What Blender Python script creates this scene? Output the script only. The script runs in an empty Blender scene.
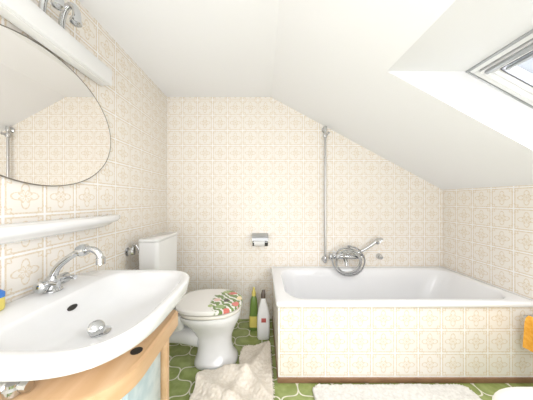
import bpy, bmesh, math, random
from mathutils import Vector, Matrix, noise
random.seed(3)
scene = bpy.context.scene
COL = scene.collection
CAMZ = 1.18

# ------------------------------------------------------------------ helpers
def wloc(o):
    v = Vector((0,0,0))
    while o is not None:
        v += o.location
        o = o.parent
    return v

def empty(name, loc, label=None, category=None, group=None):
    e = bpy.data.objects.new(name, None)
    e.empty_display_size = 0.05
    e.location = loc
    COL.objects.link(e)
    if label: e["label"] = label
    if category: e["category"] = category
    if group: e["group"] = group
    return e

def obj(name, bm, mat, parent=None, label=None, category=None, structure=False, group=None, angle=38, smooth=True):
    bmesh.ops.recalc_face_normals(bm, faces=bm.faces[:])
    me = bpy.data.meshes.new(name)
    if parent is not None:
        off = wloc(parent)
    elif structure:
        off = Vector((0,0,0))
    else:
        xs=[v.co.x for v in bm.verts]; ys=[v.co.y for v in bm.verts]; zs=[v.co.z for v in bm.verts]
        off = Vector(((min(xs)+max(xs))/2,(min(ys)+max(ys))/2,min(zs)))
    for v in bm.verts: v.co -= off
    if smooth:
        for f in bm.faces: f.smooth = True
        for e in bm.edges:
            if len(e.link_faces)==2:
                if e.calc_face_angle(0) > math.radians(angle): e.smooth = False
    bm.to_mesh(me); bm.free()
    o = bpy.data.objects.new(name, me)
    COL.objects.link(o)
    mats = mat if isinstance(mat,(list,tuple)) else [mat]
    for m in mats: me.materials.append(m)
    if parent is not None: o.parent = parent
    elif not structure: o.location = off
    if label: o["label"]=label
    if category: o["category"]=category
    if group: o["group"]=group
    if structure: o["kind"]="structure"
    return o

def add_box(bm, x0,x1,y0,y1,z0,z1,bevel=0,seg=2):
    r = bmesh.ops.create_cube(bm, size=1.0)
    vs = r['verts']
    for v in vs:
        v.co = Vector(((x0+x1)/2+v.co.x*(x1-x0),(y0+y1)/2+v.co.y*(y1-y0),(z0+z1)/2+v.co.z*(z1-z0)))
    if bevel>0:
        es = list({e for v in vs for e in v.link_edges})
        bmesh.ops.bevel(bm, geom=es, offset=bevel, segments=seg, profile=0.5, affect='EDGES')
    return bm

def box(*a, **k):
    return add_box(bmesh.new(), *a, **k)

def poly_prism(bm, pts, vec):
    vec = Vector(vec)
    a = [bm.verts.new(p) for p in pts]
    b = [bm.verts.new(Vector(p)+vec) for p in pts]
    bm.faces.new(a); bm.faces.new(list(reversed(b)))
    n=len(pts)
    for i in range(n):
        bm.faces.new((a[i],a[(i+1)%n],b[(i+1)%n],b[i]))
    return bm

def loft(bm, rings, cap0=True, cap1=True, matidx=None):
    vr = [[bm.verts.new(p) for p in r] for r in rings]
    n = len(rings[0])
    for k in range(len(vr)-1):
        for i in range(n):
            f = bm.faces.new((vr[k][i],vr[k][(i+1)%n],vr[k+1][(i+1)%n],vr[k+1][i]))
    if cap0: bm.faces.new(vr[0])
    if cap1: bm.faces.new(list(reversed(vr[-1])))
    return bm

def rrect(cx,cy,hx,hy,r,z,nc=10):
    pts=[]
    r=min(r,hx-1e-4,hy-1e-4)
    for (sx,sy,a0) in ((1,1,0),(-1,1,90),(-1,-1,180),(1,-1,270)):
        for i in range(nc+1):
            a=math.radians(a0+90*i/nc)
            pts.append(Vector((cx+sx*(hx-r)+r*math.cos(a), cy+sy*(hy-r)+r*math.sin(a), z)))
    return pts

def dring(cx,cy,hx,hy,z,nf=2.3,nb=5,N=72,nf2=None):
    pts=[]
    for i in range(N):
        t=2*math.pi*i/N
        c,s=math.cos(t),math.sin(t)
        n = nf if c>0 else nb
        if c>0 and s>0 and nf2: n=nf2
        rr = (abs(c)**n+abs(s)**n)**(-1.0/n)
        x=cx+hx*c*rr; y=cy+hy*s*rr
        pts.append(Vector((x,y,z)))
    return pts

def catmull(P, sub=8):
    P=[Vector(p) for p in P]
    Q=[P[0]*2-P[1]]+P+[P[-1]*2-P[-2]]
    out=[]
    for i in range(1,len(Q)-2):
        p0,p1,p2,p3=Q[i-1],Q[i],Q[i+1],Q[i+2]
        for k in range(sub):
            t=k/sub
            out.append(0.5*((2*p1)+(-p0+p2)*t+(2*p0-5*p1+4*p2-p3)*t*t+(-p0+3*p1-3*p2+p3)*t**3))
    out.append(P[-1])
    return out

def tube(bm, pts, rad, n=14, smooth=True, sub=8):
    R = rad if isinstance(rad,(list,tuple)) else None
    P = catmull(pts,sub) if smooth else [Vector(p) for p in pts]
    m=len(P)
    t0=(P[1]-P[0]).normalized()
    up=Vector((0,0,1)) if abs(t0.z)<0.9 else Vector((1,0,0))
    nrm=(up-t0*up.dot(t0)).normalized()
    rings=[]
    for i in range(m):
        t=(P[min(i+1,m-1)]-P[max(i-1,0)]).normalized()
        nrm=(nrm-t*nrm.dot(t)).normalized()
        b=t.cross(nrm)
        if R:
            f=i/(m-1)*(len(R)-1); k=min(int(f),len(R)-2); r=R[k]+(R[k+1]-R[k])*(f-k)
        else: r=rad
        rings.append([P[i]+(nrm*math.cos(2*math.pi*j/n)+b*math.sin(2*math.pi*j/n))*r for j in range(n)])
    loft(bm,rings)
    return bm

def lathe(bm, c, prof, axis='Z', n=32):
    c=Vector(c); ax={'X':(Vector((0,1,0)),Vector((0,0,1)),Vector((1,0,0))),
                     'Y':(Vector((0,0,1)),Vector((1,0,0)),Vector((0,1,0))),
                     'Z':(Vector((1,0,0)),Vector((0,1,0)),Vector((0,0,1)))}
    if isinstance(axis,str): u,v,w=ax[axis]
    else:
        w=Vector(axis).normalized(); u=w.orthogonal().normalized(); v=w.cross(u)
    rings=[[c+w*h+(u*math.cos(2*math.pi*j/n)+v*math.sin(2*math.pi*j/n))*max(r,1e-4) for j in range(n)] for r,h in prof]
    loft(bm,rings)
    return bm

# ------------------------------------------------------------------ materials
class NT:
    def __init__(s, mat): s.nt=mat.node_tree
    def m(s, op, a, b=None, c=None):
        n=s.nt.nodes.new('ShaderNodeMath'); n.operation=op
        for i,x in enumerate((a,b,c)):
            if x is None: continue
            if isinstance(x,(int,float)): n.inputs[i].default_value=x
            else: s.nt.links.new(x,n.inputs[i])
        return n.outputs[0]
    def mix(s, f, a, b):
        n=s.nt.nodes.new('ShaderNodeMix'); n.data_type='RGBA'
        for idx,x in ((0,f),(6,a),(7,b)):
            if isinstance(x,(int,float)): n.inputs[idx].default_value=x
            elif isinstance(x,tuple): n.inputs[idx].default_value=(*x,1) if len(x)==3 else x
            else: s.nt.links.new(x,n.inputs[idx])
        return n.outputs[2]
    def pos(s):
        g=s.nt.nodes.new('ShaderNodeNewGeometry')
        x=s.nt.nodes.new('ShaderNodeSeparateXYZ'); s.nt.links.new(g.outputs['Position'],x.inputs[0])
        return g.outputs['Position'],x.outputs
    def noise(s, scale, detail=2, vec=None):
        n=s.nt.nodes.new('ShaderNodeTexNoise'); n.inputs['Scale'].default_value=scale; n.inputs['Detail'].default_value=detail
        if vec is None: vec=s.pos()[0]
        s.nt.links.new(vec,n.inputs['Vector'])
        return n.outputs[0]
    def step(s, x, lo, hi):
        n=s.nt.nodes.new('ShaderNodeMapRange'); n.interpolation_type='SMOOTHSTEP'
        s.nt.links.new(x,n.inputs[0]); n.inputs[1].default_value=lo; n.inputs[2].default_value=hi
        return n.outputs[0]
    def line(s, x, w):
        a=s.m('ABSOLUTE',x); n=s.step(a,w*0.6,w*1.4)
        return s.m('SUBTRACT',1.0,n)

def mat(name, col, rough=0.5, metal=0.0, spec=0.5, coat=0.0):
    m=bpy.data.materials.new(name); m.use_nodes=True
    b=m.node_tree.nodes['Principled BSDF']
    b.inputs['Base Color'].default_value=(*col,1)
    b.inputs['Roughness'].default_value=rough
    b.inputs['Metallic'].default_value=metal
    b.inputs['Specular IOR Level'].default_value=spec
    b.inputs['Coat Weight'].default_value=coat
    return m
def bsdf(m): return m.node_tree.nodes['Principled BSDF']
def bump(m, height, strength=0.3, dist=0.01):
    nt=m.node_tree; b=nt.nodes.new('ShaderNodeBump')
    b.inputs['Strength'].default_value=strength; b.inputs['Distance'].default_value=dist
    nt.links.new(height,b.inputs['Height']); nt.links.new(b.outputs[0],bsdf(m).inputs['Normal'])

def tile_mat(name, ax_u, ax_v, ou=0.0, ov=0.0, s=0.15):
    m=mat(name,(0.8,0.8,0.8),0.3,spec=0.35)
    k=NT(m); pos,xyz=k.pos()
    U=k.m('MULTIPLY',k.m('ADD',xyz[ax_u],ou+30*s),1/s); V=k.m('MULTIPLY',k.m('ADD',xyz[ax_v],ov+30*s),1/s)
    u=k.m('SUBTRACT',k.m('FRACT',U),0.5); v=k.m('SUBTRACT',k.m('FRACT',V),0.5)
    au=k.m('ABSOLUTE',u); av=k.m('ABSOLUTE',v)
    mx=k.m('MAXIMUM',au,av)
    grout=k.step(mx,0.476,0.490)
    def polar(a,b):
        return k.m('SQRT',k.m('ADD',k.m('MULTIPLY',a,a),k.m('MULTIPLY',b,b))),k.m('ARCTAN2',b,a)
    r,th=polar(u,v)
    l1=k.line(k.m('SUBTRACT',r,k.m('ADD',0.24,k.m('MULTIPLY',0.09,k.m('COSINE',k.m('MULTIPLY',th,4.0))))),0.024)
    l2=k.line(k.m('SUBTRACT',r,k.m('ADD',0.12,k.m('MULTIPLY',0.05,k.m('COSINE',k.m('ADD',k.m('MULTIPLY',th,8.0),3.14))))),0.026)
    cu=k.m('SUBTRACT',0.46,au); cv=k.m('SUBTRACT',0.46,av)
    rc,tc=polar(cu,cv)
    l3=k.line(k.m('SUBTRACT',rc,k.m('ADD',0.16,k.m('MULTIPLY',0.03,k.m('COSINE',k.m('MULTIPLY',tc,8.0))))),0.022)
    l5=k.line(k.m('SUBTRACT',mx,0.445),0.022)
    dotc=k.m('SUBTRACT',1.0,k.step(r,0.03,0.06))
    p=k.m('MAXIMUM',k.m('MAXIMUM',l1,l2),l3); p=k.m('MAXIMUM',p,k.m('MAXIMUM',l5,dotc))
    nz=k.step(k.noise(150,1),0.33,0.62)
    p=k.m('MULTIPLY',p,k.m('ADD',0.6,k.m('MULTIPLY',nz,0.4)))
    inner=k.m('SUBTRACT',1.0,k.step(mx,0.46,0.475))
    p=k.m('MAXIMUM',p,k.m('MULTIPLY',inner,0.20))
    col=k.mix(k.m('MULTIPLY',p,0.80),(0.875,0.85,0.815),(0.66,0.53,0.34))
    col=k.mix(grout,col,(0.90,0.89,0.88))
    m.node_tree.links.new(col,bsdf(m).inputs['Base Color'])
    ro=k.m('ADD',0.33,k.m('MULTIPLY',grout,0.5)); m.node_tree.links.new(ro,bsdf(m).inputs['Roughness'])
    bump(m,k.m('SUBTRACT',1.0,grout),0.3,0.002)
    return m

T_back=tile_mat('tile_back_wall',0,2,ou=0.94,ov=-0.52+0.15)
T_side=tile_mat('tile_side_wall',1,2,ou=-2.13,ov=-0.52+0.15)
T_apron=tile_mat('tile_bath_front',0,2,ou=-0.11,ov=-0.49)
T_apron_side=tile_mat('tile_bath_side',1,2,ou=-2.13,ov=-0.49)

plaster=mat('white_plaster',(0.905,0.905,0.915),0.85,spec=0.2)
k=NT(plaster); bump(plaster,k.noise(180,2),0.05,0.002)
reveal=mat('shaded_white_reveal',(0.80,0.80,0.805),0.5,spec=0.3)  # white reveal with soft shade put into its colour, greyer than the plaster
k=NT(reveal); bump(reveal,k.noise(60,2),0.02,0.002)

# green floor
green=mat('green_floor_tile',(0.2,0.3,0.1),0.12)
k=NT(green); pos,xyz=k.pos(); s=0.225
u=k.m('MULTIPLY',k.m('ADD',xyz[0],xyz[1]),1/s); v=k.m('MULTIPLY',k.m('SUBTRACT',xyz[0],xyz[1]),1/s)
uu=k.m('ADD',u,k.m('MULTIPLY',0.14,k.m('SINE',k.m('MULTIPLY',v,2*math.pi))))
vv=k.m('ADD',v,k.m('MULTIPLY',0.14,k.m('SINE',k.m('MULTIPLY',u,2*math.pi))))
fu=k.m('ABSOLUTE',k.m('SUBTRACT',k.m('FRACT',k.m('ADD',uu,100.5)),0.5))
fv=k.m('ABSOLUTE',k.m('SUBTRACT',k.m('FRACT',k.m('ADD',vv,100.5)),0.5))
d=k.m('MINIMUM',fu,fv)
g=k.m('SUBTRACT',1.0,k.step(d,0.020,0.034))
n1=k.step(k.noise(16,3),0.3,0.75)
c=k.mix(n1,(0.25,0.31,0.095),(0.36,0.42,0.16))
c=k.mix(k.m('MULTIPLY',k.step(d,0.30,0.10),0.2),c,(0.18,0.23,0.07))
c=k.mix(g,c,(0.72,0.70,0.58))
green.node_tree.links.new(c,bsdf(green).inputs['Base Color'])
green.node_tree.links.new(k.m('ADD',0.16,k.m('MULTIPLY',g,0.6)),bsdf(green).inputs['Roughness'])
bump(green,k.m('SUBTRACT',1.0,g),0.4,0.004)

chrome=mat('chrome',(0.60,0.61,0.62),0.10,1.0)
k=NT(chrome); chrome.node_tree.links.new(k.m('ADD',0.08,k.m('MULTIPLY',k.noise(20,1),0.06)),bsdf(chrome).inputs['Roughness'])
def ceramic(name,col):
    m=mat(name,col,0.08,coat=0.2); k=NT(m)
    m.node_tree.links.new(k.mix(k.noise(3,1),tuple(x*0.98 for x in col),col),bsdf(m).inputs['Base Color']); return m
cer=ceramic('white_ceramic',(0.78,0.78,0.775))
enamel=ceramic('bath_enamel',(0.83,0.83,0.835))
plastic=mat('white_plastic',(0.83,0.83,0.825),0.3)
k=NT(plastic); bump(plastic,k.noise(200,1),0.02,0.001)
cream=mat('cream_vinyl',(0.78,0.75,0.69),0.5)
k=NT(cream); bump(cream,k.noise(120,2),0.15,0.002)
dark=mat('dark_rubber',(0.02,0.018,0.015),0.5)
k=NT(dark); bump(dark,k.noise(100,1),0.05,0.001)
mirror_m=mat('mirror_glass',(0.96,0.94,0.92),0.01,1.0)
edge_m=mat('mirror_edge',(0.22,0.20,0.17),0.3,0.6)
alu=mat('grey_aluminium',(0.42,0.43,0.44),0.35,0.5)
gasket=mat('dark_grey_gasket',(0.10,0.10,0.11),0.5)
plinthm=mat('brown_plinth_wood',(0.30,0.15,0.07),0.5)
k=NT(plinthm); plinthm.node_tree.links.new(k.mix(k.noise(14,4),(0.18,0.09,0.045),(0.36,0.21,0.12)),bsdf(plinthm).inputs['Base Color'])
wood=mat('light_beech_wood',(0.75,0.5,0.28),0.35)
k=NT(wood); pos,xyz=k.pos()
cb=wood.node_tree.nodes.new('ShaderNodeCombineXYZ')
wood.node_tree.links.new(k.m('MULTIPLY',xyz[0],14.0),cb.inputs[0]); wood.node_tree.links.new(k.m('MULTIPLY',xyz[1],1.5),cb.inputs[1]); wood.node_tree.links.new(k.m('MULTIPLY',xyz[2],14.0),cb.inputs[2])
nn=k.noise(1.6,4,cb.outputs[0])
wood.node_tree.links.new(k.mix(k.step(nn,0.2,0.8),(0.58,0.36,0.19),(0.69,0.47,0.28)),bsdf(wood).inputs['Base Color'])
teal=mat('pale_teal_panel',(0.5,0.7,0.7),0.25)
k=NT(teal); pos,xyz=k.pos()
c=k.mix(k.step(k.noise(14,2),0.35,0.65),(0.46,0.58,0.62),(0.60,0.69,0.71))
teal.node_tree.links.new(c,bsdf(teal).inputs['Base Color'])
def rugmat(name,a,b):
    m=mat(name,a,0.95,spec=0.1); k=NT(m)
    m.node_tree.links.new(k.mix(k.step(k.noise(60,3),0.3,0.7),a,b),bsdf(m).inputs['Base Color'])
    bump(m,k.noise(220,3),0.5,0.005); return m
rug_beige=rugmat('pale_cream_pile',(0.74,0.67,0.57),(0.84,0.78,0.69))
rug_white=rugmat('white_pile',(0.68,0.66,0.62),(0.79,0.775,0.74))
towel_or=rugmat('orange_terry',(0.80,0.36,0.05),(0.90,0.48,0.09))

lidm=mat('floral_lid_print',(0.9,0.88,0.84),0.15)
k=NT(lidm); pos,xyz=k.pos()
def wob(x,amt,sc): return k.m('ADD',x,k.m('MULTIPLY',k.m('SUBTRACT',k.noise(sc,2),0.5),amt))
def blob(cx,cy,rx,ry,amt=0.5,sc=40):
    dx=k.m('MULTIPLY',k.m('SUBTRACT',xyz[0],cx),1/rx); dy=k.m('MULTIPLY',k.m('SUBTRACT',xyz[1],cy),1/ry)
    r=k.m('SQRT',k.m('ADD',k.m('MULTIPLY',dx,dx),k.m('MULTIPLY',dy,dy)))
    return k.m('SUBTRACT',1.0,k.step(wob(r,amt,sc),0.92,1.08))
c=(0.80,0.78,0.74)
leaf=k.m('MULTIPLY',k.step(k.m('SINE',k.m('ADD',k.m('MULTIPLY',k.m('ADD',xyz[0],xyz[1]),110.0),k.m('MULTIPLY',k.noise(18,2),14.0))),-0.5,-0.2),blob(-0.24,1.57,0.13,0.19,0.5,25))
c=k.mix(leaf,c,(0.17,0.25,0.08))
for (cx,cy,rx,ry,colr) in ((-0.33,1.59,.026,.022,(0.76,0.50,0.44)),(-0.23,1.70,.032,.024,(0.60,0.14,0.13)),(-0.19,1.53,.024,.03,(0.66,0.2,0.17)),
      (-0.29,1.49,.03,.026,(0.30,0.40,0.17)),(-0.17,1.62,.02,.03,(0.80,0.66,0.38)),(-0.28,1.72,.03,.02,(0.36,0.43,0.19)),(-0.26,1.58,.022,.022,(0.09,0.08,0.06)),(-0.24,1.45,.024,.018,(0.62,0.17,0.14)),(-.36,1.50,.018,.018,(.40,.48,.22))):
    c=k.mix(blob(cx,cy,rx,ry,0.7,55),c,colr)
lidm.node_tree.links.new(c,bsdf(lidm).inputs['Base Color'])

def simple(name,col,rough=0.3):
    m=mat(name,col,rough); k=NT(m)
    m.node_tree.links.new(k.mix(k.noise(30,2),tuple(x*0.92 for x in col),col),bsdf(m).inputs['Base Color']); return m
green_b=simple('green_plastic',(0.16,0.26,0.05)); yellow_b=simple('yellow_plastic',(0.76,0.64,0.16))
red_b=simple('red_plastic',(0.50,0.10,0.09)); blue_b=simple('blue_plastic',(0.05,0.20,0.6)); brown_b=simple('dark_brown_plastic',(0.10,0.07,0.05))
paper=simple('paper',(0.84,0.83,0.81),0.9)
seatm=simple('cream_seat_plastic',(0.76,0.73,0.66),0.2)

# ------------------------------------------------------------------ room
XL,XR,YB,YF=-0.94,1.79,2.13,-1.1
RX,RZ=0.09,2.20; EZ=1.28
def slopez(x): return RZ-(RZ-EZ)/(XR-RX)*(x-RX)
bm=bmesh.new(); poly_prism(bm,[(XL-.12,YB,-.1),(XR+.12,YB,-.1),(XR+.12,YB,slopez(XR)),(XR,YB,EZ),(RX,YB,RZ),(XL-.12,YB,RZ)],(0,.12,0))
obj('wall_back',bm,T_back,structure=True,smooth=False)
bm=bmesh.new(); poly_prism(bm,[(XL-.12,YF-.12,0),(XR+.12,YF-.12,0),(XR+.12,YF-.12,EZ),(XR,YF-.12,EZ),(RX,YF-.12,RZ),(XL-.12,YF-.12,RZ)],(0,.12,0))
obj('wall_front',bm,plaster,structure=True,smooth=False)
obj('wall_left',box(XL-.12,XL,YF,YB,-.1,RZ),T_side,structure=True,smooth=False)
obj('wall_right',box(XR,XR+.12,YF,YB,-.1,EZ),T_side,structure=True,smooth=False)
obj('floor',box(XL,XR,YF,YB,-.1,0),green,structure=True,smooth=False)
obj('ceiling',box(XL-.12,RX,YF-.12,YB+.12,RZ,RZ+.1),plaster,structure=True,smooth=False)
OX0,OX1,OY0,OY1=0.68,1.62,0.23,1.17
bm=bmesh.new()
xs=[RX,OX0,OX1,XR+.12]; ys=[YF-.12,OY0,OY1,YB+.12]
V={(i,j):bm.verts.new((xs[i],ys[j],slopez(xs[i]))) for i in range(4) for j in range(4)}
for i in range(3):
    for j in range(3):
        if i==1 and j==1: continue
        bm.faces.new((V[i,j],V[i+1,j],V[i+1,j+1],V[i,j+1]))
bmesh.ops.recalc_face_normals(bm,faces=bm.faces[:])
obj('ceiling.001',bm,plaster,structure=True,smooth=False)
WX0,WZ0=1.12,slopez(OX0); WX1=1.76; WZ1=WZ0-0.541*(WX1-WX0)
bm=bmesh.new()
a=[bm.verts.new((OX0,y,slopez(OX0))) for y in (OY0,OY1)]
b=[bm.verts.new((WX0,y,WZ0)) for y in (OY0,OY1)]
c_=[bm.verts.new((WX1,y,WZ1)) for y in (OY0,OY1)]
d_=[bm.verts.new((OX1,y,slopez(OX1))) for y in (OY0,OY1)]
bm.faces.new((a[0],b[0],b[1],a[1])); bm.faces.new((d_[0],c_[0],c_[1],d_[1]))
for j in (0,1): bm.faces.new((a[j],b[j],c_[j],d_[j]))
obj('trim_1',bm,reveal,structure=True,smooth=False)
sd=Vector((1,0,-0.541)).normalized(); nd=Vector((0.541,0,1)).normalized()
W0=Vector((WX0,0,WZ0)); L=(Vector((WX1,0,WZ1))-W0).length
def wbox(bm,s0,s1,y0,y1,n0,n1,bev=0.003):
    t=bmesh.new(); add_box(t,s0,s1,y0,y1,n0,n1,bev,1)
    for v in t.verts:
        v.co=W0+sd*v.co.x+nd*v.co.z+Vector((0,v.co.y,0))
    me=bpy.data.meshes.new('t'); t.to_mesh(me); t.free(); bm.from_mesh(me); bpy.data.meshes.remove(me)
win=empty('window_1',W0+sd*(L/2)+Vector((0,(OY0+OY1)/2,0))); win["kind"]="structure"
def frame(bm,m0,m1,n0,n1):
    s0,s1,y0,y1=m0,L-m0,OY0+m0,OY1-m0; w=m1-m0
    wbox(bm,s0,s0+w,y0,y1,n0,n1); wbox(bm,s1-w,s1,y0,y1,n0,n1)
    wbox(bm,s0+w,s1-w,y0,y0+w,n0,n1); wbox(bm,s0+w,s1-w,y1-w,y1,n0,n1)
bm=bmesh.new(); frame(bm,-0.01,0.004,-0.012,0.08); obj('frame_edge',bm,alu,parent=win)
bm=bmesh.new(); frame(bm,0.004,0.030,-0.005,0.08); obj('outer_frame',bm,plastic,parent=win)
bm=bmesh.new(); frame(bm,0.030,0.036,0.005,0.07); obj('gasket',bm,gasket,parent=win)
bm=bmesh.new(); frame(bm,0.036,0.058,-0.014,0.06); frame(bm,0.058,0.085,-0.004,0.06); obj('sash',bm,plastic,parent=win)
bm=bmesh.new(); frame(bm,0.085,0.091,-0.002,0.03); obj('glazing_bead',bm,gasket,parent=win)
bm=bmesh.new(); wbox(bm,0.040,0.064,OY0+.1,OY1-.06,-0.032,-0.014,0.006); obj('ventilation_bar',bm,alu,parent=win)
bm=bmesh.new(); wbox(bm,0.10,0.120,OY0+.1,OY1-.1,-0.004,0.022,0.005); obj('blind_cassette',bm,alu,parent=win)
gm=bpy.data.materials.new('clear_window_glass'); gm.use_nodes=True; nt=gm.node_tree; nt.nodes.clear()
o_=nt.nodes.new('ShaderNodeOutputMaterial'); t_=nt.nodes.new('ShaderNodeBsdfTransparent'); g_=nt.nodes.new('ShaderNodeBsdfGlossy'); mx=nt.nodes.new('ShaderNodeMixShader')
g_.inputs['Roughness'].default_value=0.02; mx.inputs[0].default_value=0.06
nt.links.new(t_.outputs[0],mx.inputs[1]); nt.links.new(g_.outputs[0],mx.inputs[2]); nt.links.new(mx.outputs[0],o_.inputs[0])
bm=bmesh.new(); wbox(bm,0.086,L-0.086,OY0+.086,OY1-.086,0.030,0.034,0); obj('window_pane',bm,gm,parent=win)

# ------------------------------------------------------------------ bathtub
tub=empty('bathtub',(0.94,1.75,0),"white enamel bathtub built into patterned beige tiled surround","bathtub")
cx,cy=(0.09+1.788)/2,(1.378+2.127)/2; hx,hy=(1.788-0.09)/2,(2.127-1.378)/2
R=[rrect(cx,cy,hx-.004,hy-.004,.02,.490),rrect(cx,cy,hx,hy,.022,.494),rrect(cx,cy,hx,hy,.022,.512),rrect(cx,cy,hx-.003,hy-.003,.022,.518),rrect(cx,cy,hx-.01,hy-.01,.022,.521)]
icx,icy,ihx,ihy=0.945,1.755,0.775,0.312
R+=[rrect(icx,icy,ihx+.012,ihy+.012,.16,.519),rrect(icx,icy,ihx+.003,ihy+.003,.155,.515),rrect(icx,icy,ihx-.004,ihy-.004,.15,.505)]
for t,dx,dxr,dy in ((.44,.02,.04,.012),(.34,.045,.09,.03),(.24,.07,.15,.05),(.18,.095,.20,.07),(.145,.13,.25,.10),(.13,.19,.31,.15),(.125,.28,.40,.20)):
    x0=icx-ihx+dx; x1=icx+ihx-dxr
    R.append(rrect((x0+x1)/2,icy,(x1-x0)/2,ihy-dy,.15,t))
bm=bmesh.new(); loft(bm,R,cap0=False); obj('tub_basin',bm,enamel,parent=tub,angle=60)
bm=box(0.105,XR-.002,1.39,1.43,.034,.491); obj('tiled_front_panel',bm,T_apron,parent=tub,smooth=False)
bm=box(0.105,0.145,1.431,YB-.003,.034,.491); obj('tiled_side_panel',bm,T_apron_side,parent=tub,smooth=False)
bm=box(0.10,XR-.002,1.382,1.43,0.001,.034,.003); add_box(bm,0.10,.145,1.431,YB-.003,0.001,.034,.003); obj('plinth',bm,plinthm,parent=tub)
bm=bmesh.new(); lathe(bm,(0.42,1.755,.126),[(.0,0),(.03,0),(.032,.004),(.02,.006),(0,.006)]); obj('drain',bm,chrome,parent=tub)

# ------------------------------------------------------------------ bath mixer
SX=0.614
br=empty('bath_mixer_tap',(0.80,2.12,.60),"chrome bath mixer tap with coiled hose and hand shower","bath tap")
bm=bmesh.new()
tube(bm,[(SX+.06,2.065,.635),(.92,2.065,.635)],.022,smooth=False,n=20)
for x in (SX+.11,.86): 
    lathe(bm,(x,2.129,.635),[(.034,0),(.034,-.008),(.02,-.02),(.016,-.06)],'Y')
tube(bm,[(.78,2.065,.635),(.78,2.03,.63),(.78,1.99,.60),(.78,1.985,.575)],[.018,.017,.015,.016])
obj('mixer_body',bm,chrome,parent=br)
for i,x in enumerate((SX+.065,.925)):
    bm=bmesh.new(); sgn=-1 if i==0 else 1
    lathe(bm,(x,2.065,.635),[(.012,0),(.024,sgn*.006),(.028,sgn*.012),(.028,sgn*.028),(.02,sgn*.034),(0.001,sgn*.036)],'X')
    for a in range(4):
        t=math.pi/4+a*math.pi/2
        tube(bm,[(x+sgn*.02,2.065,.635),(x+sgn*.02,2.065+.04*math.cos(t),.635+.04*math.sin(t))],.008,smooth=False,n=10)
    obj('tap_handle',bm,chrome,parent=br)
bm=bmesh.new()
tube(bm,[(.90,2.06,.665),(.96,2.05,.70),(1.03,2.045,.745),(1.10,2.04,.80)],[.012,.014,.015,.017])
lathe(bm,(1.10,2.04,.80),[(.012,-.02),(.032,0.0),(.040,.012),(.040,.026),(.0,.03)],(0.6,-.35,-.55))
tube(bm,[(.90,2.065,.64),(.90,2.062,.685)],.014,smooth=False)
obj('hand_shower',bm,chrome,parent=br)
bm=bmesh.new(); P=[]
for i in range(0,70):
    t=i/69*3.3*2*math.pi; r=.155-.018*t/(2*math.pi)
    P.append((.81+.012*math.sin(t*.7)+r*math.sin(t),2.035-.004*t/(2*math.pi)*2,.60+r*.93*math.cos(t)))
P=[(.90,2.06,.63),(.86,2.05,.70)]+P
tube(bm,P,.0075,sub=3,n=8); obj('shower_hose',bm,chrome,parent=br)

rail=empty('shower_riser_rail',(SX,2.12,.55),"tall slim chrome shower rail on the tiled wall","shower rail")
railm=mat('satin_chrome',(0.50,0.50,0.50),0.3,1.0); k=NT(railm); railm.node_tree.links.new(k.m('ADD',0.25,k.m('MULTIPLY',k.noise(20,1),0.08)),bsdf(railm).inputs['Roughness'])
bm=bmesh.new(); tube(bm,[(SX,2.09,.57),(SX,2.09,1.88)],.0105,smooth=False,n=24); obj('pole',bm,railm,parent=rail)
for z in (1.87,.60):
    bm=bmesh.new(); lathe(bm,(SX,2.129,z),[(.026,0),(.026,-.01),(.014,-.02),(.014,-.035)],'Y'); lathe(bm,(SX,2.09,z),[(.016,-.025),(.018,0),(.016,.025)]); obj('wall_bracket',bm,chrome,parent=rail)
bm=bmesh.new(); lathe(bm,(SX,2.09,1.81),[(.018,-.02),(.02,0),(.018,.02)]); tube(bm,[(SX,2.085,1.81),(SX+.02,2.045,1.82)],.012,smooth=False); obj('slide_holder',bm,chrome,parent=rail)

bm=bmesh.new(); lathe(bm,(1.155,2.129,.625),[(.028,0),(.028,-.01),(.016,-.03),(.02,-.045),(.0,-.05)],'Y')
obj('wall_hook',bm,chrome,label="small round chrome hook on the tiled wall above the bath",category="hook")

# ------------------------------------------------------------------ toilet
AY=1.605
wc=empty('toilet',(-.4,AY,0),"white ceramic toilet with flower printed lid and low cistern","toilet")
def trng(z,x0,x1,hy,nf=2.2,nb=3): return dring((x0+x1)/2,AY,(x1-x0)/2,hy,z,nf,nb)
R=[trng(.0,-.49,-.183,.124,2.4),trng(.012,-.495,-.178,.128,2.4),trng(.032,-.49,-.188,.120,2.4),trng(.07,-.475,-.212,.100),trng(.13,-.47,-.226,.086),
   trng(.19,-.48,-.222,.088),trng(.25,-.51,-.198,.112),trng(.30,-.55,-.172,.146),trng(.34,-.585,-.160,.172),trng(.368,-.60,-.156,.181),trng(.378,-.60,-.16,.178),
   trng(.379,-.57,-.20,.14),trng(.355,-.55,-.22,.125),trng(.28,-.50,-.27,.080),trng(.24,-.44,-.33,.05)]
bm=bmesh.new(); loft(bm,R); obj('bowl',bm,cer,parent=wc,angle=60)
bm=bmesh.new(); loft(bm,[rrect(-.70,AY,.14,.10,.04,.26),rrect(-.70,AY,.15,.13,.04,.33),rrect(-.70,AY,.15,.15,.04,.375),rrect(-.70,AY,.148,.148,.04,.385)]); obj('cistern_ledge',bm,cer,parent=wc)
bm=bmesh.new(); tube(bm,[(-.46,AY,.17),(-.60,AY,.18),(-.75,AY,.18),(-.935,AY,.18)],[.075,.06,.055,.055],n=24); obj('waste_outlet',bm,cer,parent=wc)
bm=bmesh.new(); loft(bm,[trng(.383,-.585,-.155,.182),trng(.387,-.59,-.149,.188),trng(.402,-.59,-.149,.188),trng(.407,-.585,-.155,.182),trng(.407,-.52,-.22,.12),trng(.383,-.52,-.22,.12),trng(.383,-.585,-.155,.182)],False,False); obj('seat',bm,seatm,parent=wc,angle=60,label="cream toilet seat ring")
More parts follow.
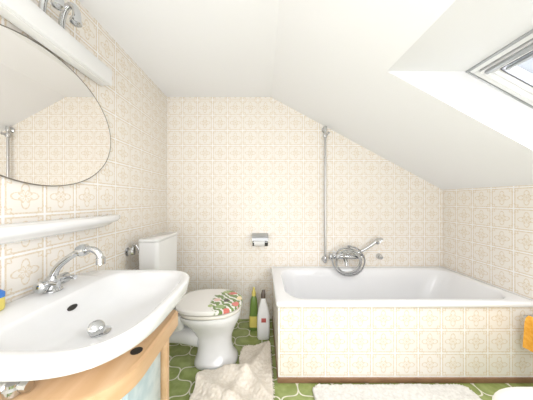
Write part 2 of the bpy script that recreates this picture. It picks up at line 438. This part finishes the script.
bm=bmesh.new(); loft(bm,[trng(.413,-.61,-.152,.184),trng(.417,-.616,-.147,.189),trng(.434,-.616,-.147,.189),trng(.440,-.61,-.153,.183),trng(.442,-.59,-.17,.165)]); obj('lid',bm,lidm,parent=wc,label="lid printed with red and green flowers")
for y in (AY-.075,AY+.075):
    bm=bmesh.new(); tube(bm,[(-.615,y-.02,.418),(-.615,y+.02,.418)],.012,smooth=False); lathe(bm,(-.615,y,.385),[(.014,0),(.01,.03)]); obj('hinge',bm,chrome,parent=wc)
bm=bmesh.new()
R=[rrect(-.775,1.62,.055,.155,.03,.387),rrect(-.77,1.62,.065,.168,.03,.42),rrect(-.77,1.62,.071,.176,.026,.88),rrect(-.77,1.62,.071,.176,.026,.893)]
loft(bm,R); obj('cistern',bm,cer,parent=wc)
bm=bmesh.new(); loft(bm,[rrect(-.77,1.62,.070,.175,.026,.8945),rrect(-.77,1.62,.0712,.1762,.026,.897),rrect(-.77,1.62,.0712,.1762,.026,.907),rrect(-.77,1.62,.064,.169,.026,.913)]); obj('cistern_lid',bm,cer,parent=wc)

av=empty('angle_valve',(XL+.03,1.50,.80),"small chrome angle valve with supply pipe beside cistern","valve")
bm=bmesh.new(); zv=CAMZ-.36; vy=1.50
lathe(bm,(XL+.001,vy,zv),[(.03,0),(.03,.006),(.014,.014),(.014,.05)],'X'); lathe(bm,(XL+.04,vy,zv),[(.015,-.02),(.017,0),(.015,.03)]); obj('valve_body',bm,chrome,parent=av)
bm=bmesh.new(); lathe(bm,(XL+.04,vy-.01,zv),[(.008,0),(.018,-.004),(.02,-.02),(.012,-.028),(0,-.029)],'Y'); obj('knob',bm,chrome,parent=av)
bm=bmesh.new(); tube(bm,[(XL+.04,vy,zv+.03),(XL+.042,vy,zv+.045),(XL+.06,vy,zv+.045),(XL+.078,vy,zv+.02),(XL+.086,vy,zv-.01)],.007); obj('supply_pipe',bm,chrome,parent=av)

# ------------------------------------------------------------------ washbasin
BY=.845
sink=empty('washbasin',(-.63,BY,.62),"large white ceramic washbasin with overflow slot","washbasin")
def sr(z,x0,x1,hy,nf=2.7,nb=9,cy=BY,nf2=None): return dring((x0+x1)/2,cy,(x1-x0)/2,hy,z,nf,nb,N=120,nf2=nf2)
R=[sr(.638,-.90,-.58,.15,2.6,6,.90),sr(.660,-.93,-.54,.19,2.6,6,.90),sr(.686,-.936,-.48,.235,2.7,7,.885,3.0),sr(.708,-.937,-.42,.280,2.8,9,.87,3.4),sr(.728,-.937,-.374,.313,2.9,9,.855,3.8),sr(.744,-.937,-.355,.329,3.1,9,BY,4.2),
   sr(.772,-.937,-.349,.335,3.1,9,BY,4.2),sr(.791,-.937,-.348,.336,3.1,9,BY,4.2),sr(.798,-.936,-.352,.332,3.1,9,BY,4.2),sr(.800,-.935,-.358,.326,3.1,9,BY,4.2),
   sr(.7985,-.785,-.374,.300,3.4,7,BY,4),sr(.793,-.778,-.382,.292,3.4,6.5,BY,4),sr(.780,-.773,-.388,.286,3.4,6,BY,3.9),sr(.758,-.768,-.398,.276,3.3,5,BY,3.7),sr(.732,-.760,-.415,.258,3.1,4.2,BY,3.4),sr(.706,-.750,-.438,.235,2.9,3.6,BY,3),sr(.684,-.735,-.470,.203,2.6,3),sr(.670,-.71,-.52,.155,2.2,2.4),sr(.663,-.69,-.57,.09,2,2),sr(.660,-.665,-.605,.03,2,2)]
bm=bmesh.new(); loft(bm,R); obj('basin',bm,cer,parent=sink,angle=50)
bm=bmesh.new(); lathe(bm,(-.635,BY,.660),[(.0,.0),(.034,0),(.036,.005),(.026,.007),(.0,.003)]); obj('drain_ring',bm,chrome,parent=sink)
bm=bmesh.new(); ax=Vector((.45,-.45,.5)); lathe(bm,(-.645,BY-.01,.680),[(.010,-.012),(.014,.0),(.026,.006),(.028,.014),(.020,.020),(.0,.022)],ax); obj('plug',bm,chrome,parent=sink)
bm=bmesh.new(); 
lathe(bm,(-.763,BY+.02,.748),[(.0,-.004),(.010,-.004),(.010,.003),(.0,.003)],(1,0,.25))
for v in bm.verts: v.co.y=BY+.02+(v.co.y-BY-.02)*2.1
obj('overflow_slot',bm,dark,parent=sink)

FY=.90; fx=-.875; TZ=.801
tap=empty('basin_mixer_tap',(fx,FY,TZ),"chrome swan-neck mixer tap on the washbasin deck","tap")
bm=bmesh.new(); lathe(bm,(fx,FY,TZ),[(.032,0),(.032,.006),(.026,.012),(.023,.04),(.026,.05),(.018,.063),(.0,.068)]); obj('tap_base',bm,chrome,parent=tap)
bm=bmesh.new(); tube(bm,[(fx,FY,.838),(fx+.003,FY,.865),(fx+.022,FY,.902),(fx+.065,FY,.938),(fx+.115,FY,.966),(fx+.16,FY,.974),(fx+.19,FY,.958),(fx+.20,FY,.93)],[.016,.015,.0135,.013,.0125,.0125,.013,.013]); 
lathe(bm,(fx+.20,FY,.93),[(.013,.012),(.017,.008),(.017,-.018),(.012,-.02)]); obj('spout',bm,chrome,parent=tap)
bm=bmesh.new(); lathe(bm,(fx+.125,FY,.970),[(.012,-.02),(.022,-.016),(.025,0),(.022,.016),(.012,.02)],(1,0,.3)); obj('diverter',bm,chrome,parent=tap)
for s_,n_ in ((-1,0),(1,1)):
    bm=bmesh.new(); lathe(bm,(fx,FY+s_*.015,.836),[(.016,0),(.016,s_*.02),(.022,s_*.026),(.023,s_*.045),(.012,s_*.052),(0,s_*.053)],'Y')
    tube(bm,[(fx,FY+s_*.04,.836),(fx+.03,FY+s_*.04,.846),(fx+.06,FY+s_*.04,.843)],[.010,.009,.010]); obj('tap_lever',bm,chrome,parent=tap)

sbx,sby=-.912,.728; bz=.801
sb=empty('soap_bottle',(sbx,sby,bz),"yellow and blue soap bottle standing on the washbasin","bottle")
bm=bmesh.new(); loft(bm,[rrect(sbx,sby,.020,.020,.010,bz+.001),rrect(sbx,sby,.023,.023,.012,bz+.008),rrect(sbx,sby,.023,.023,.012,bz+.045)]); obj('bottle_body',bm,yellow_b,parent=sb)
bm=bmesh.new(); loft(bm,[rrect(sbx,sby,.0232,.0232,.012,bz+.045),rrect(sbx,sby,.0232,.0232,.012,bz+.062),rrect(sbx,sby,.014,.014,.010,bz+.072)]); obj('bottle_label',bm,blue_b,parent=sb)
bm=bmesh.new(); lathe(bm,(sbx,sby,bz+.072),[(.013,0),(.013,.012),(.01,.018),(0,.018)]); obj('cap',bm,yellow_b,parent=sb)

# ------------------------------------------------------------------ vanity cabinet
van=empty('vanity_cabinet',(-.68,.82,0),"light beech vanity cabinet with rounded top and pale teal door","cabinet")
def vring(z,x1,y0,y1,r,n=14):
    pts=[Vector((XL+.004,y0,z)),]
    for i in range(n+1):
        a=math.radians(-90+90*i/n); pts.append(Vector((x1-r+r*math.cos(a),y0+r+r*math.sin(a),z)))
    r2=.03
    for i in range(6):
        a=math.radians(90*i/5); pts.append(Vector((x1-r2+r2*math.cos(a),y1-r2+r2*math.sin(a),z)))
    pts.append(Vector((XL+.004,y1,z))); return pts
bm=bmesh.new(); loft(bm,[vring(.560,-.418,.562,1.078,.20),vring(.565,-.413,.557,1.083,.20),vring(.624,-.413,.557,1.083,.20),vring(.632,-.421,.565,1.075,.20)]); obj('worktop',bm,wood,parent=van,label="light beech worktop with rounded edge")
bm=bmesh.new(); loft(bm,[vring(.001,-.50,.60,1.05,.17),vring(.559,-.50,.60,1.05,.17)]); obj('cabinet_body',bm,plastic,parent=van)
bm=box(-.499,-.478,.765,1.015,.03,.55,.003); obj('cabinet_door',bm,teal,parent=van,label="pale teal door panel")
bm=box(-.498,-.455,1.025,1.062,.002,.559,.008); obj('corner_post',bm,wood,parent=van)
bm=bmesh.new(); lathe(bm,(-.455,.78,.6325),[(.0,0),(.020,0),(.020,.0012),(.0,.0012)]); obj('grip_hole',bm,dark,parent=van)

tv=empty('basin_trap',(-.72,.60,.633),"chrome drain trap and hose under the washbasin","pipe fitting")
bm=bmesh.new(); lathe(bm,(-.70,.605,.633),[(.018,0),(.022,.004),(.022,.02),(.016,.026),(.016,.034)]); lathe(bm,(-.75,.61,.652),[(.014,0),(.018,.005),(.018,.03),(.014,.035),(.014,.09)],'X'); obj('trap_body',bm,chrome,parent=tv)
bm=bmesh.new(); tube(bm,[(-.72,.61,.652),(-.78,.60,.667),(-.86,.60,.657),(-.935,.60,.657)],.01); obj('supply_hose',bm,chrome,parent=tv)

# ------------------------------------------------------------------ mirror, shelf, mirror light
mir=empty('mirror',(XL+.01,.93,1.24),"oval frameless wall mirror with thin dark edge","mirror")
MZ=CAMZ+.355
def er(x,a,b,N=120): return [Vector((x,.925+a*math.cos(2*math.pi*i/N),MZ+b*math.sin(2*math.pi*i/N))) for i in range(N)]
bm=bmesh.new(); loft(bm,[er(XL+.006,.395,.295),er(XL+.013,.395,.295),er(XL+.013,.3915,.2915),er(XL+.006,.3915,.2915),er(XL+.006,.395,.295)],False,False); obj('mirror_rim',bm,edge_m,parent=mir)
bm=bmesh.new(); loft(bm,[er(XL+.001,.391,.291),er(XL+.0125,.391,.291)]); obj('mirror_glass',bm,mirror_m,parent=mir,smooth=False)

bm=bmesh.new()
def shelfring(z,d,hy):
    pts=[]
    for i in range(49):
        t=-math.pi/2+math.pi*i/48; c,s=math.cos(t),math.sin(t); n=3.2
        rr=(abs(c)**n+abs(s)**n)**(-1/n); pts.append(Vector((XL+.002+d*c*rr,.905+hy*s*rr,z)))
    return pts
zs=CAMZ-.094
loft(bm,[shelfring(zs-.062,.03,.32),shelfring(zs-.058,.055,.35),shelfring(zs-.046,.085,.38),shelfring(zs-.036,.095,.40),shelfring(zs-.028,.118,.418),shelfring(zs-.018,.125,.427),shelfring(zs-.006,.128,.430),shelfring(zs+.003,.125,.427),shelfring(zs+.006,.119,.421)])
obj('bathroom_shelf',bm,cer,label="narrow white ceramic shelf mounted below the oval mirror",category="shelf",angle=50)

ml=empty('mirror_light',(XL+.04,.75,1.83),"long white strip light above mirror with curled chrome brackets","wall light")
bm=box(XL+.001,-.866,-.05,1.247,CAMZ+.66,CAMZ+.752,.008); obj('lamp_housing',bm,plastic,parent=ml)
bm=box(XL+.015,-.880,0.0,1.20,CAMZ+.652,CAMZ+.662,.003); obj('diffuser',bm,paper,parent=ml)
for y in (.885,.970):
    bm=bmesh.new(); x=-.905; z=CAMZ+.752
    lathe(bm,(x,y,z),[(.024,0),(.024,.006),(.014,.014),(.0,.016)])
    P=[(x,y,z),(x+.003,y,z+.055),(x+.018,y,z+.105),(x+.042,y,z+.125),(x+.064,y,z+.108),(x+.070,y,z+.075),(x+.066,y,z+.055)]
    tube(bm,P,[.012,.012,.012,.013,.014,.016,.018]); 
    lathe(bm,(x+.066,y,z+.055),[(.018,.01),(.022,.0),(.022,-.012),(.013,-.019),(0,-.02)])
    obj('lamp_bracket',bm,chrome,parent=ml)

# ------------------------------------------------------------------ toilet paper holder
ph=empty('toilet_paper_holder',(-.02,2.12,.72),"chrome toilet paper holder with roll on the tiled wall","paper holder")
bm=bmesh.new(); zc=CAMZ-.395
prof=[(2.1295,zc+.066),(2.09,zc+.066),(2.05,zc+.056),(2.03,zc+.036),(2.024,zc+.01)]
prof2=[(y,z-.005) if i<3 else (y+.005,z) for i,(y,z) in enumerate(prof)]
poly_prism(bm,[(-.095,y,z) for y,z in prof+prof2[::-1]],(.155,0,0)); obj('cover_flap',bm,alu,parent=ph,smooth=False)
bm=box(-.093,.058,2.122,2.1295,zc-.06,zc+.06,.002); obj('back_plate',bm,dark,parent=ph)
bm=bmesh.new(); lathe(bm,(-.075,2.075,zc-.01),[(.016,0),(.038,0),(.038,.10),(.016,.10)],'X'); obj('paper_roll',bm,paper,parent=ph)
bm=bmesh.new(); tube(bm,[(-.09,2.075,zc-.01),(.055,2.075,zc-.01)],.006,smooth=False); tube(bm,[(.052,2.075,zc-.01),(.052,2.1295,zc)],.006,smooth=False);tube(bm,[(-.088,2.075,zc-.01),(-.088,2.1295,zc)],.006,smooth=False); obj('roll_bar',bm,chrome,parent=ph)

# ------------------------------------------------------------------ cleaning bottles
gb=empty('cleaner_bottle',(-.075,1.97,0),"green cleaner bottle with yellow label and cap on the floor","bottle")
bm=bmesh.new(); X,Y=-.075,1.97
loft(bm,[rrect(X,Y,.036,.028,.018,.001),rrect(X,Y,.040,.032,.02,.01),rrect(X,Y,.040,.032,.02,.13),rrect(X,Y,.036,.03,.02,.19),rrect(X,Y,.034,.028,.02,.23),rrect(X,Y,.030,.026,.02,.27),rrect(X,Y,.015,.015,.012,.31)]); obj('bottle_body',bm,green_b,parent=gb)
bm=bmesh.new(); loft(bm,[rrect(X,Y,.0412,.0332,.021,.03),rrect(X,Y,.0412,.0332,.021,.13)]); obj('label_sticker',bm,yellow_b,parent=gb)
bm=bmesh.new(); lathe(bm,(X,Y,.305),[(.018,0),(.018,.03),(.012,.045),(.008,.075),(0,.077)]); obj('cap',bm,yellow_b,parent=gb)
wb=empty('cleaner_bottle.001',(.012,1.84,0),"white cleaner bottle with dark cap standing beside bath","bottle")
bm=bmesh.new(); X,Y=.012,1.84
loft(bm,[rrect(X,Y,.048,.028,.02,.001),rrect(X,Y,.053,.032,.022,.01),rrect(X,Y,.053,.032,.022,.19),rrect(X,Y,.044,.028,.02,.25),rrect(X,Y,.026,.022,.015,.31),rrect(X-.002,Y,.017,.017,.01,.35)]); obj('bottle_body',bm,plastic,parent=wb)
bm=box(X-.018,X+.022,Y-.0332,Y-.0315,.15,.185,.0005)
obj('label_sticker',bm,red_b,parent=wb)
bm=bmesh.new(); loft(bm,[rrect(X-.002,Y,.019,.019,.012,.345),rrect(X-.002,Y,.019,.019,.012,.375),rrect(X+.002,Y,.012,.010,.007,.41)]); obj('cap',bm,brown_b,parent=wb)

# ------------------------------------------------------------------ rugs
def rug(name,x0,x1,y0,y1,inside,zfun,material,label,cat='rug',cell=.006,fringe=None,amp=1.0):
    bm=bmesh.new(); nx=int((x1-x0)/cell); ny=int((y1-y0)/cell); V={}
    def vert(i,j):
        if (i,j) not in V:
            x=x0+i*cell; y=y0+j*cell
            w=.004
            V[i,j]=bm.verts.new((x+w*noise.noise(Vector((x*90,y*90,3))),y+w*noise.noise(Vector((x*90,y*90,9))),zfun(x,y)+amp*(.006*noise.noise(Vector((x*70,y*70,0)))+.005*noise.noise(Vector((x*160,y*160,0))))))
        return V[i,j]
    for i in range(nx):
        for j in range(ny):
            if inside(x0+(i+.5)*cell,y0+(j+.5)*cell): bm.faces.new((vert(i,j),vert(i+1,j),vert(i+1,j+1),vert(i,j+1)))
    be=[e for e in bm.edges if len(e.link_faces)==1]
    r=bmesh.ops.extrude_edge_only(bm,edges=be)
    for v in [g for g in r['geom'] if isinstance(g,bmesh.types.BMVert)]: v.co.z=.002
    if fringe: fringe(bm)
    return obj(name,bm,material,label=label,category=cat,angle=180)
def rr_in(x,y,x0,x1,y0,y1,r):
    dx=max(x0+r-x,0,x-(x1-r)); dy=max(y0+r-y,0,y-(y1-r)); return dx*dx+dy*dy<r*r and x0<=x<=x1 and y0<=y<=y1
def in1(x,y):
    wx=x+.03*noise.noise(Vector((x*6,y*6,1))); wy=y+.03*noise.noise(Vector((x*6,y*6,5)))
    A=rr_in(wx,wy,-.41,.064,1.0,1.45,.06) and x<.070
    B=rr_in(wx,wy,-.150,.062,1.3,1.71,.05) and x<.064
    c=((x+.335)/.174)**2+((y-AY)/.148)**2
    return (A or B) and c>1.0
def z1(x,y):
    f=0
    d=(x-.02)*.7+(y-1.42)*.72
    f+=.045*math.exp(-((d+.12+.02*math.sin(x*20))/.045)**2)*(1 if y<1.6 else .3)
    f+=.032*math.exp(-(((x+.05)*.9-(y-1.5)*.5)/.035)**2)*(1 if y>1.38 else .4)
    f+=.026*math.exp(-(((x+.25)*.5+(y-1.28)*.9)/.04)**2)
    f+=.012*noise.noise(Vector((x*9,y*9,0)))
    return max(.018,.034+f)
def fr(bm):
    for i in range(60):
        y=1.22+i*.0078; x=.048 if y<1.45 else .044
        a=random.uniform(-.006,.006)
        tube(bm,[(x-.01,y,.018),(x+.012,y+a,.014),(x+.03,y+2*a,.004)],[.003,.003,.002],n=5,sub=2)
rug('bath_mat',-.45,.10,1.0,1.72,in1,z1,rug_beige,"pale cream pile contour bath mat crumpled around the toilet base",fringe=fr,amp=.7)
rug('bath_mat.001',.29,1.36,.80,1.37,lambda x,y: rr_in(x,y,.31,1.275,.82,1.352,.05),lambda x,y:.022+.005*noise.noise(Vector((x*5,y*5,0))),rug_white,"white fluffy rectangular bath mat in front of the bath",cell=.007,amp=.8)

# stool
st=empty('stool',(1.09,.63,0),"rounded cream upholstered bathroom stool","stool")
sx0,sy0,shx,shy=1.10,.62,.32,.235
bm=bmesh.new(); loft(bm,[rrect(sx0,sy0,shx-.02,shy-.02,.20,.385),rrect(sx0,sy0,shx,shy,.22,.395),rrect(sx0,sy0,shx,shy,.22,.435),rrect(sx0,sy0,shx-.01,shy-.01,.21,.446),rrect(sx0,sy0,shx-.04,shy-.04,.18,.452)]); obj('seat',bm,cream,parent=st)
for dx,dy in ((-1,-1),(1,-1),(-1,1),(1,1)):
    bm=bmesh.new(); tube(bm,[(sx0+dx*.18,sy0+dy*.12,.387),(sx0+dx*.21,sy0+dy*.15,.001)],[.014,.011],smooth=False,n=14); obj('leg',bm,plastic,parent=st)

# orange towel on wall rail
TX=1.648
tr=empty('towel_rail',(1.72,1.15,.46),"short chrome towel rail on the side wall","towel rail")
bm=bmesh.new(); tube(bm,[(TX,.85,.450),(TX,1.35,.450)],.008,smooth=False); obj('rail_bar',bm,chrome,parent=tr)
for y in (.87,1.345):
    bm=bmesh.new(); tube(bm,[(TX,y,.450),(1.7895,y,.450)],.008,smooth=False); obj('rail_bracket',bm,chrome,parent=tr)
bm=bmesh.new()
prof=[(-.035,.265),(-.028,.35),(-.024,.42),(-.017,.455),(0,.467),(.017,.455),(.021,.42),(.023,.36),(.024,.30)]
rings=[]
for j in range(18):
    y=.98+j*.0205
    o_=[Vector((TX+x+.008*math.sin(y*50)*(0 if z>.44 else 1),y,z+.006*math.sin(y*20)*(0 if z>.4 else 1))) for x,z in prof]
    i_=[Vector((TX+x*.5+.008*math.sin(y*50)*(0 if z>.44 else 1),y,z-(.008 if z>.4 else 0))) for x,z in prof][::-1]
    rings.append(o_+i_)
loft(bm,rings); obj('towel',bm,towel_or,label="orange terry towel hanging over the chrome rail",category="towel",angle=60)

# ------------------------------------------------------------------ lights
def area(name,loc,target,sx,sy,power,col=(1,1,1)):
    l=bpy.data.lights.new(name,'AREA'); l.shape='RECTANGLE'; l.size=sx; l.size_y=sy; l.energy=power; l.color=col
    o=bpy.data.objects.new(name,l); o.location=loc
    d=Vector(target)-Vector(loc); o.rotation_euler=d.to_track_quat('-Z','Y').to_euler(); COL.objects.link(o); return o
wc_=W0+sd*(L/2)+Vector((0,.70,0))
area('daylight_skylight',wc_+nd*.35,wc_,.7,1.0,42,(0.95,0.97,1))
area('room_fill',(0.3,-1.0,1.30),(0.3,1,1.1),2.2,1.2,24,(0.97,0.965,1.0))  # added fill behind the camera, no actual fixture
area('ceiling_fill',(-.3,-.2,2.17),(-.3,-.2,0),.5,.5,5,(0.97,0.97,1))  # extra downward fill added behind the camera, no known lamp there
area('upward_fill',(.0,-.50,.50),(.0,.45,2.0),1.2,.8,19,(0.955,0.96,1))  # invented upward fill, added to whiten the ceiling
w=bpy.data.worlds.new('World'); scene.world=w; w.use_nodes=True
bg=w.node_tree.nodes['Background']; bg.inputs[0].default_value=(0.84,0.91,1,1); bg.inputs[1].default_value=0.9

# ------------------------------------------------------------------ camera
cam=bpy.data.cameras.new('Camera'); co=bpy.data.objects.new('Camera',cam); COL.objects.link(co)
cam.sensor_width=36; cam.lens=36*215/533; cam.shift_x=4.5/533; cam.clip_start=.02
co.location=(0,0,CAMZ); co.rotation_euler=(math.radians(90),0,0)
scene.camera=co
scene.view_settings.view_transform='Standard'
